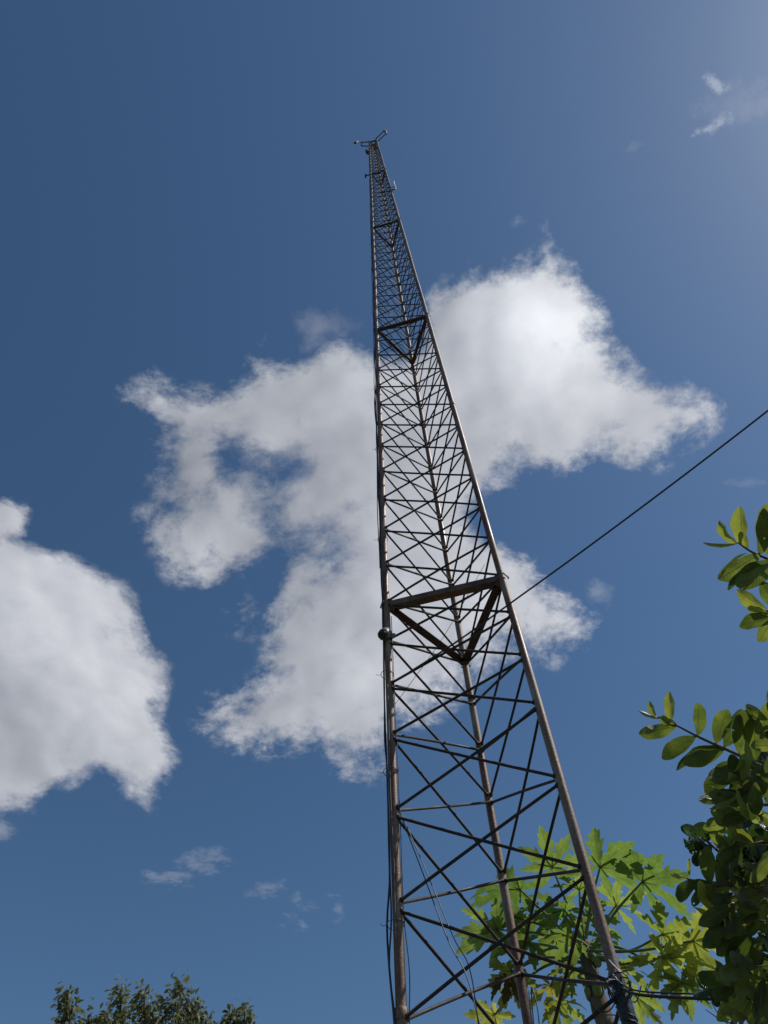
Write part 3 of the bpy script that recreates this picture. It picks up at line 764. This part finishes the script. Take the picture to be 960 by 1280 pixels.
for (cx, cy, sx, sy, n, s_) in ((862, 1042, 8, 10, 12, .05), (876, 1056, 8, 8, 10, .045), (894, 1024, 6, 8, 9, .05), (905, 1060, 10, 8, 10, .045), (912, 1045, 8, 22, 16, .05), (928, 1075, 16, 18, 40, .055),
                                (945, 1050, 16, 26, 60, .06), (905, 988, 8, 8, 7, .04), (950, 930, 12, 30, 26, .05), (925, 1180, 14, 14, 14, .04), (945, 1205, 14, 22, 26, .045), (893, 1232, 9, 8, 12, .05), (940, 1245, 20, 12, 20, .05), (905, 1120, 8, 10, 8, .04)):
    for j in range(n):
        q = pt(random.gauss(cx, sx * .6), random.gauss(cy, sy * .6), random.uniform(2.3, 2.6))
        d = (rvec(.6) - Zv * .7).normalized()
        simple_leaf(vl_, q, d, (rvec(.5) + ray(cx, cy) * .6).normalized(), s_ * random.uniform(.6, 1.2), .33, (random.random(), 0, 0), nseg=6, fold=.4, curl=.5, wave=.1)
link('stem', vs_, M_bark, vine); link('foliage', vl_, M_vine, vine)

# ------------------------------------------------------------------ far tree at lower left
fb = pt(190, 1290, 15.5); fb.z = 0
far = empty('leafy_tree', fb, 'distant olive green tree whose feathery shoots rise at the lower left edge', 'tree')
fl = new_leaf_bm(); fbm = bmesh.new()
shoots = [((95, 1330), (88, 1275), (84, 1236)), ((150, 1330), (150, 1285), (152, 1232)), ((185, 1340), (182, 1285), (180, 1238)),
          ((222, 1340), (216, 1290), (214, 1250)), ((250, 1340), (240, 1270), (222, 1228)), ((300, 1340), (304, 1290), (306, 1264)),
          ((235, 1340), (238, 1290), (246, 1256)), ((285, 1340), (286, 1300), (288, 1274)), ((118, 1340), (116, 1300), (114, 1268)), ((268, 1340), (262, 1300), (256, 1272)), ((135, 1340), (134, 1300), (132, 1272)), ((196, 1340), (194, 1296), (192, 1256))]
hubf = pt(190, 1480, 15.3)
for sh in shoots:
    dd = random.uniform(14.6, 15.8)
    P = spline([hubf] + [pt(x, y, dd) for x, y in sh], 7)
    tube(fbm, P, [.05 - .044 * i / (len(P) - 1) for i in range(len(P))], 6)
    for i, q in enumerate(P):
        ti = i / len(P)
        if ti < .30 or (ti > .97): continue
        for j in range(26 if ti < .9 else 14):
            spread = .15 * (1.15 - ti) + .085
            c = q + rvec(spread * .55)
            d = ((c - q).normalized() * .7 + rvec(.4) - Zv * .5 + RT * -.3).normalized()
            simple_leaf(fl, c, d, (Zv + rvec(.5)).normalized(), random.uniform(.075, .13), .24, None, nseg=4, fold=.3, curl=.5, cols=(-1, 0, 1))
    if random.random() < .35:
        for k in range(2):
            e = P[-3] + Zv * random.uniform(.2, .4) + rvec(.12); tube(fbm, [P[-6], P[-3].lerp(e, .4), e], [.008, .006, .003], 5)
for k in range(900):
    q = hubf + Vector((random.gauss(0, 1.0), random.gauss(0, 1.0), random.uniform(-2.2, -.7)))
    simple_leaf(fl, q, (rvec(.6) - Zv * .5).normalized(), (Zv + rvec(.5)).normalized(), random.uniform(.11, .18), .24, None, nseg=3, cols=(-1, 0, 1))
link('foliage', fl, M_far, far); link('branch', fbm, M_bark, far)
bm = bmesh.new(); tube(bm, spline([fb, fb.lerp(hubf, .5) + Vector((.1, 0, 0)), hubf], 8), [.2 - .11 * i / 16 for i in range(17)], 12); link('trunk', bm, M_bark, far)

# ------------------------------------------------------------------ clouds: vapour sheets at their true height
t = NT('cloud_vapour')
oc = t.coord()
dens = t.attr('dens').outputs['Fac']; thick = t.attr('thick').outputs['Fac']; amp = t.attr('amp').outputs['Fac']  # thick: painted brightness, sunlit and grey parts of the cloud put into its colour
# domain warp
wn = t.n('ShaderNodeTexNoise'); wn.inputs['Scale'].default_value = .006; wn.inputs['Detail'].default_value = 4; t.l(oc, wn.inputs['Vector'])
wv = t.n('ShaderNodeVectorMath', operation='MULTIPLY_ADD'); t.l(wn.outputs['Color'], wv.inputs[0]); wv.inputs[1].default_value = (34, 34, 34); t.l(oc, wv.inputs[2])
n1 = t.noise(wv.outputs[0], .0062, 14, .60, 0)
n2 = t.noise(wv.outputs[0], .021, 12, .62, 0)
n3 = t.noise(wv.outputs[0], .07, 10, .62, .15)
nn = t.math('ADD', t.math('MULTIPLY', t.math('SUBTRACT', n1, .5), 2.5), t.math('ADD', t.math('MULTIPLY', t.math('SUBTRACT', n2, .5), 1.9), t.math('MULTIPLY', t.math('SUBTRACT', n3, .5), .65)))
v = t.math('ADD', dens, t.math('MULTIPLY', nn, amp))
x = t.n('ShaderNodeMapRange', interpolation_type='SMOOTHSTEP'); x.inputs['From Min'].default_value = -.26; x.inputs['From Max'].default_value = .86; t.l(v, x.inputs['Value'])
edge = t.n('ShaderNodeMapRange', interpolation_type='SMOOTHSTEP'); edge.inputs['From Min'].default_value = -.52; edge.inputs['From Max'].default_value = -.1; t.l(dens, edge.inputs['Value'])
alpha = t.math('MULTIPLY', t.math('MULTIPLY', x.outputs[0], edge.outputs[0]), t.attr('opac').outputs['Fac'], clamp=True)
big = t.noise(oc, .0035, 3, .5)
soft = t.noise(wv.outputs[0], .011, 4, .5)
vc = t.math('MINIMUM', t.math('MAXIMUM', v, -.2), 1.1)
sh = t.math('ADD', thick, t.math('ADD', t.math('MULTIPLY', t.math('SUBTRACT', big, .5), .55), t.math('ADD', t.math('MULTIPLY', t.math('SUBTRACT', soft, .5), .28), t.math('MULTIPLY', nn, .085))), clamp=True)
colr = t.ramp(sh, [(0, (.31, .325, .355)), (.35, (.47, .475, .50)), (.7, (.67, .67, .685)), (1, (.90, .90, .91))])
tl = t.n('ShaderNodeBsdfTranslucent'); t.l(colr, tl.inputs[0])
df = t.n('ShaderNodeBsdfDiffuse'); t.l(colr, df.inputs[0])
ad = t.n('ShaderNodeMixShader'); ad.inputs[0].default_value = .12; t.l(tl.outputs[0], ad.inputs[1]); t.l(df.outputs[0], ad.inputs[2])
tp_ = t.n('ShaderNodeBsdfTransparent')
mx = t.n('ShaderNodeMixShader'); t.l(alpha, mx.inputs[0]); t.l(tp_.outputs[0], mx.inputs[1]); t.l(ad.outputs[0], mx.inputs[2]); t.l(mx.outputs[0], t.out.inputs[0])
M_cloud = t.m
def sdf(poly, x, y):
    ins = False; dm = 1e9; n = len(poly)
    for i in range(n):
        x1, y1 = poly[i]; x2, y2 = poly[(i + 1) % n]
        if (y1 > y) != (y2 > y) and x < (x2 - x1) * (y - y1) / (y2 - y1) + x1: ins = not ins
        dx, dy = x2 - x1, y2 - y1; tt = max(0, min(1, ((x - x1) * dx + (y - y1) * dy) / (dx * dx + dy * dy + 1e-9)))
        dm = min(dm, math.hypot(x - x1 - tt * dx, y - y1 - tt * dy))
    return dm if ins else -dm
def cloud(poly, label, z=1200, step=5, soft=42, holes=(), lights=(), base=.5, amp=1.0, opac=1.0, margin=24, group=None, extra=(), dome=85):
    xs = [p[0] for p in poly]; ys = [p[1] for p in poly]
    for e in extra: xs += [p[0] for p in e]; ys += [p[1] for p in e]
    x0, x1, y0, y1 = min(xs) - margin, max(xs) + margin, min(ys) - margin, max(ys) + margin
    nx, ny = int((x1 - x0) / step) + 1, int((y1 - y0) / step) + 1
    grid = {}; bm = bmesh.new(); data = []
    S = np.array([[max([sdf(poly, x0 + i * step, y0 + j * step)] + [sdf(e, x0 + i * step, y0 + j * step) for e in extra]) for i in range(nx + 1)] for j in range(ny + 1)])
    B = 1 - np.exp(-np.clip(S, 0, None) / 60)
    rad_ = max(1, int(34 / step))
    for _ in range(3):
        for ax_ in (0, 1):
            pad = [(0, 0), (0, 0)]; pad[ax_] = (rad_, rad_)
            Q = np.pad(B, pad, mode='edge'); C_ = np.cumsum(np.insert(Q, 0, 0, axis=ax_), axis=ax_)
            k_ = 2 * rad_ + 1
            B = (np.take(C_, range(k_, C_.shape[ax_]), axis=ax_) - np.take(C_, range(0, C_.shape[ax_] - k_), axis=ax_)) / k_
    for j in range(ny + 1):
        for i in range(nx + 1):
            px, py = x0 + i * step, y0 + j * step
            s = float(S[j, i])
            if s < -margin: continue
            dn = max(-1, min(1, s / soft))
            for hx, hy, hr, hd in holes: dn -= hd * math.exp(-((px - hx) ** 2 + (py - hy) ** 2) / hr ** 2)
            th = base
            for hx, hy, hr, hd in lights: th += hd * math.exp(-((px - hx) ** 2 + (py - hy) ** 2) / hr ** 2)  # hand-placed bright and dim spots, light and shade painted into the cloud
            rr = ray(px, py)
            P = rr * ((z - CAMZ) / rr.z) + CAM
            P.z += dome * float(B[j, i]) + (30 * noise.noise(P * .0032) + 7 * noise.noise(P * .010 + Vector((7, 3, 1))) + 2.2 * noise.noise(P * .024)) * min(1, dome / 60)
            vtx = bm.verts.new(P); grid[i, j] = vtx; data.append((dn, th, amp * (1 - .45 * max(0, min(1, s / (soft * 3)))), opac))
    for (i, j), v0 in grid.items():
        q = [grid.get(k) for k in ((i, j), (i + 1, j), (i + 1, j + 1), (i, j + 1))]
        if all(q): bm.faces.new(q[::-1]).smooth = True
    cen = sum((v_.co for v_ in bm.verts), Vector()) / len(bm.verts)
    bm.verts.index_update()
    me = bpy.data.meshes.new('cloud'); bm.to_mesh(me); bm.free(); me.materials.append(M_cloud)
    for nm, k in (('dens', 0), ('thick', 1), ('amp', 2), ('opac', 3)):  # thick carries the painted brightness, not the depth of the vapour
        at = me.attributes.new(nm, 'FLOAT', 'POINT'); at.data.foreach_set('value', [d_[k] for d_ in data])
    o = bpy.data.objects.new('cloud', me); col.objects.link(o); tag(o, label, 'cloud', group)
    return o
cloud([(545, 372), (575, 348), (615, 338), (650, 335), (678, 322), (688, 285), (703, 312), (735, 345), (745, 380), (770, 425), (795, 465), (835, 480), (870, 492), (905, 515), (888, 550), (850, 568), (800, 592), (768, 572), (735, 578),
       (700, 605), (655, 597), (622, 622), (610, 660), (650, 700), (700, 738), (748, 782), (738, 812), (690, 826), (648, 812), (600, 850), (540, 905), (480, 962), (430, 972), (395, 948), (345, 942), (300, 938), (250, 905), (262, 882),
       (300, 872), (338, 852), (326, 808), (292, 790), (284, 765), (306, 750), (322, 735), (312, 722), (262, 736), (215, 720), (196, 690), (178, 645), (205, 640), (190, 600), (192, 548), (172, 510), (150, 488), (190, 472), (232, 492), (275, 490), (308, 465),
       (300, 440), (330, 425), (366, 455), (385, 440), (405, 430), (440, 430), (480, 436), (515, 440), (530, 405)],
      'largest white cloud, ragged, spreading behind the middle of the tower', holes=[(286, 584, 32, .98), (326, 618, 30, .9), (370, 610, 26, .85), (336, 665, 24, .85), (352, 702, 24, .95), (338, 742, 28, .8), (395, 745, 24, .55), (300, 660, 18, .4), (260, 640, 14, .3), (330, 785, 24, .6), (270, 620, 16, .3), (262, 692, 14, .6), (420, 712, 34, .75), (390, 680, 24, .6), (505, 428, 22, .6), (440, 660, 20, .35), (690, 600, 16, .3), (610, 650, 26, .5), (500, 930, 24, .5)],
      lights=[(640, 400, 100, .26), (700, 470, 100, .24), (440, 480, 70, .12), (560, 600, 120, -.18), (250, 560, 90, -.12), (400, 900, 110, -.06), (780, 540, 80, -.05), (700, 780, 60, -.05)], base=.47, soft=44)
cloud([(-190, 600), (-100, 640), (-40, 672), (0, 672), (40, 690), (80, 700), (115, 715), (152, 735), (176, 775), (192, 812), (216, 828), (208, 862), (198, 900), (220, 962), (204, 985), (190, 1016), (168, 1006), (140, 992), (110, 990), (75, 998), (40, 1010), (0, 1018), (-60, 1020), (-190, 1010)],
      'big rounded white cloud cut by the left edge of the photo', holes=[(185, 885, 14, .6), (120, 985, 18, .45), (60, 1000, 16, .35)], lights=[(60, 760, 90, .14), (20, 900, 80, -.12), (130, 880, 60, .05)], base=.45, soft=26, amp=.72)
cloud([(-60, 618), (-10, 622), (16, 620), (37, 640), (30, 672), (-10, 684), (-60, 684)], 'small white puff at the left edge, just above the big rounded cloud', soft=20, step=3, margin=18, base=.4)
cloud([(372, 440), (368, 400), (385, 383), (420, 388), (455, 402), (450, 412), (415, 420), (400, 440)], 'faint torn wisp above the largest cloud, left of the tower', soft=30, opac=.28, step=4, margin=22, base=.4)
W = 'faint wisps low in the sky left of the tower'
cloud([(185, 1098), (215, 1085), (245, 1065), (290, 1064), (288, 1085), (250, 1100), (220, 1108)], 'longest of the faint wisps low in the sky left of the tower', soft=34, opac=.22, step=4, margin=30, base=.4, amp=1.5)
cloud([(312, 1122), (325, 1110), (350, 1108), (352, 1118), (330, 1130)], 'small wisp just right of and below the longest low wisp', soft=24, opac=.21, step=3, margin=22, base=.4, amp=1.5)
cloud([(350, 1150), (372, 1130), (392, 1138), (380, 1158), (340, 1165)], 'very faint smear of cloud below the small low wisp', soft=26, opac=.22, step=3, margin=22, base=.4, amp=1.5)
cloud([(412, 1125), (424, 1125), (432, 1142), (420, 1148)], 'tiny wisp nearest the left tower leg, low down', soft=20, opac=.24, step=3, margin=18, base=.4, amp=1.4)
cloud([(-30, 1022), (10, 1022), (22, 1035), (5, 1048), (-30, 1045)], 'small faint scrap of cloud at the left edge below the big rounded cloud', soft=16, opac=.4, step=3, margin=14, base=.3)
cloud([(858, 160), (880, 158), (905, 142), (915, 148), (895, 162), (868, 172)], 'bright little streak of cloud near the upper right corner', soft=20, opac=.4, step=3, margin=14, base=1.2, amp=1.3, z=2500, dome=20)
cloud([(882, 95), (892, 98), (905, 106), (918, 102), (915, 110), (895, 112)], 'thin curl of cloud highest at the upper right', soft=22, opac=.36, step=3, margin=12, base=1.1, amp=1.2, z=2500, dome=20)
cloud([(870, 140), (920, 100), (990, 110), (990, 150), (920, 160)], 'pale haze patch round the streak near the upper right corner', soft=40, opac=.11, step=5, margin=30, base=.7, z=2600)
cloud([(784, 190), (795, 178), (815, 172), (818, 180), (800, 190)], 'barely visible wisp left of the bright little streak', soft=18, opac=.13, step=3, margin=14, base=.6, z=2500)
cloud([(728, 735), (745, 722), (762, 735), (755, 755), (735, 752)], 'faint scrap of cloud right of the tower above the lower tail of the largest cloud', soft=20, opac=.3, step=3, margin=16, base=.35)
cloud([(905, 602), (935, 596), (955, 602), (930, 612)], 'faint scrap of cloud at the right edge below the sloping overhead cable', soft=14, opac=.2, step=3, margin=12, base=.4)
cloud([(636, 282), (650, 272), (658, 280), (645, 292)], 'tiny faint wisp just above the peak of the largest cloud', soft=12, opac=.25, step=3, margin=12, base=.5)
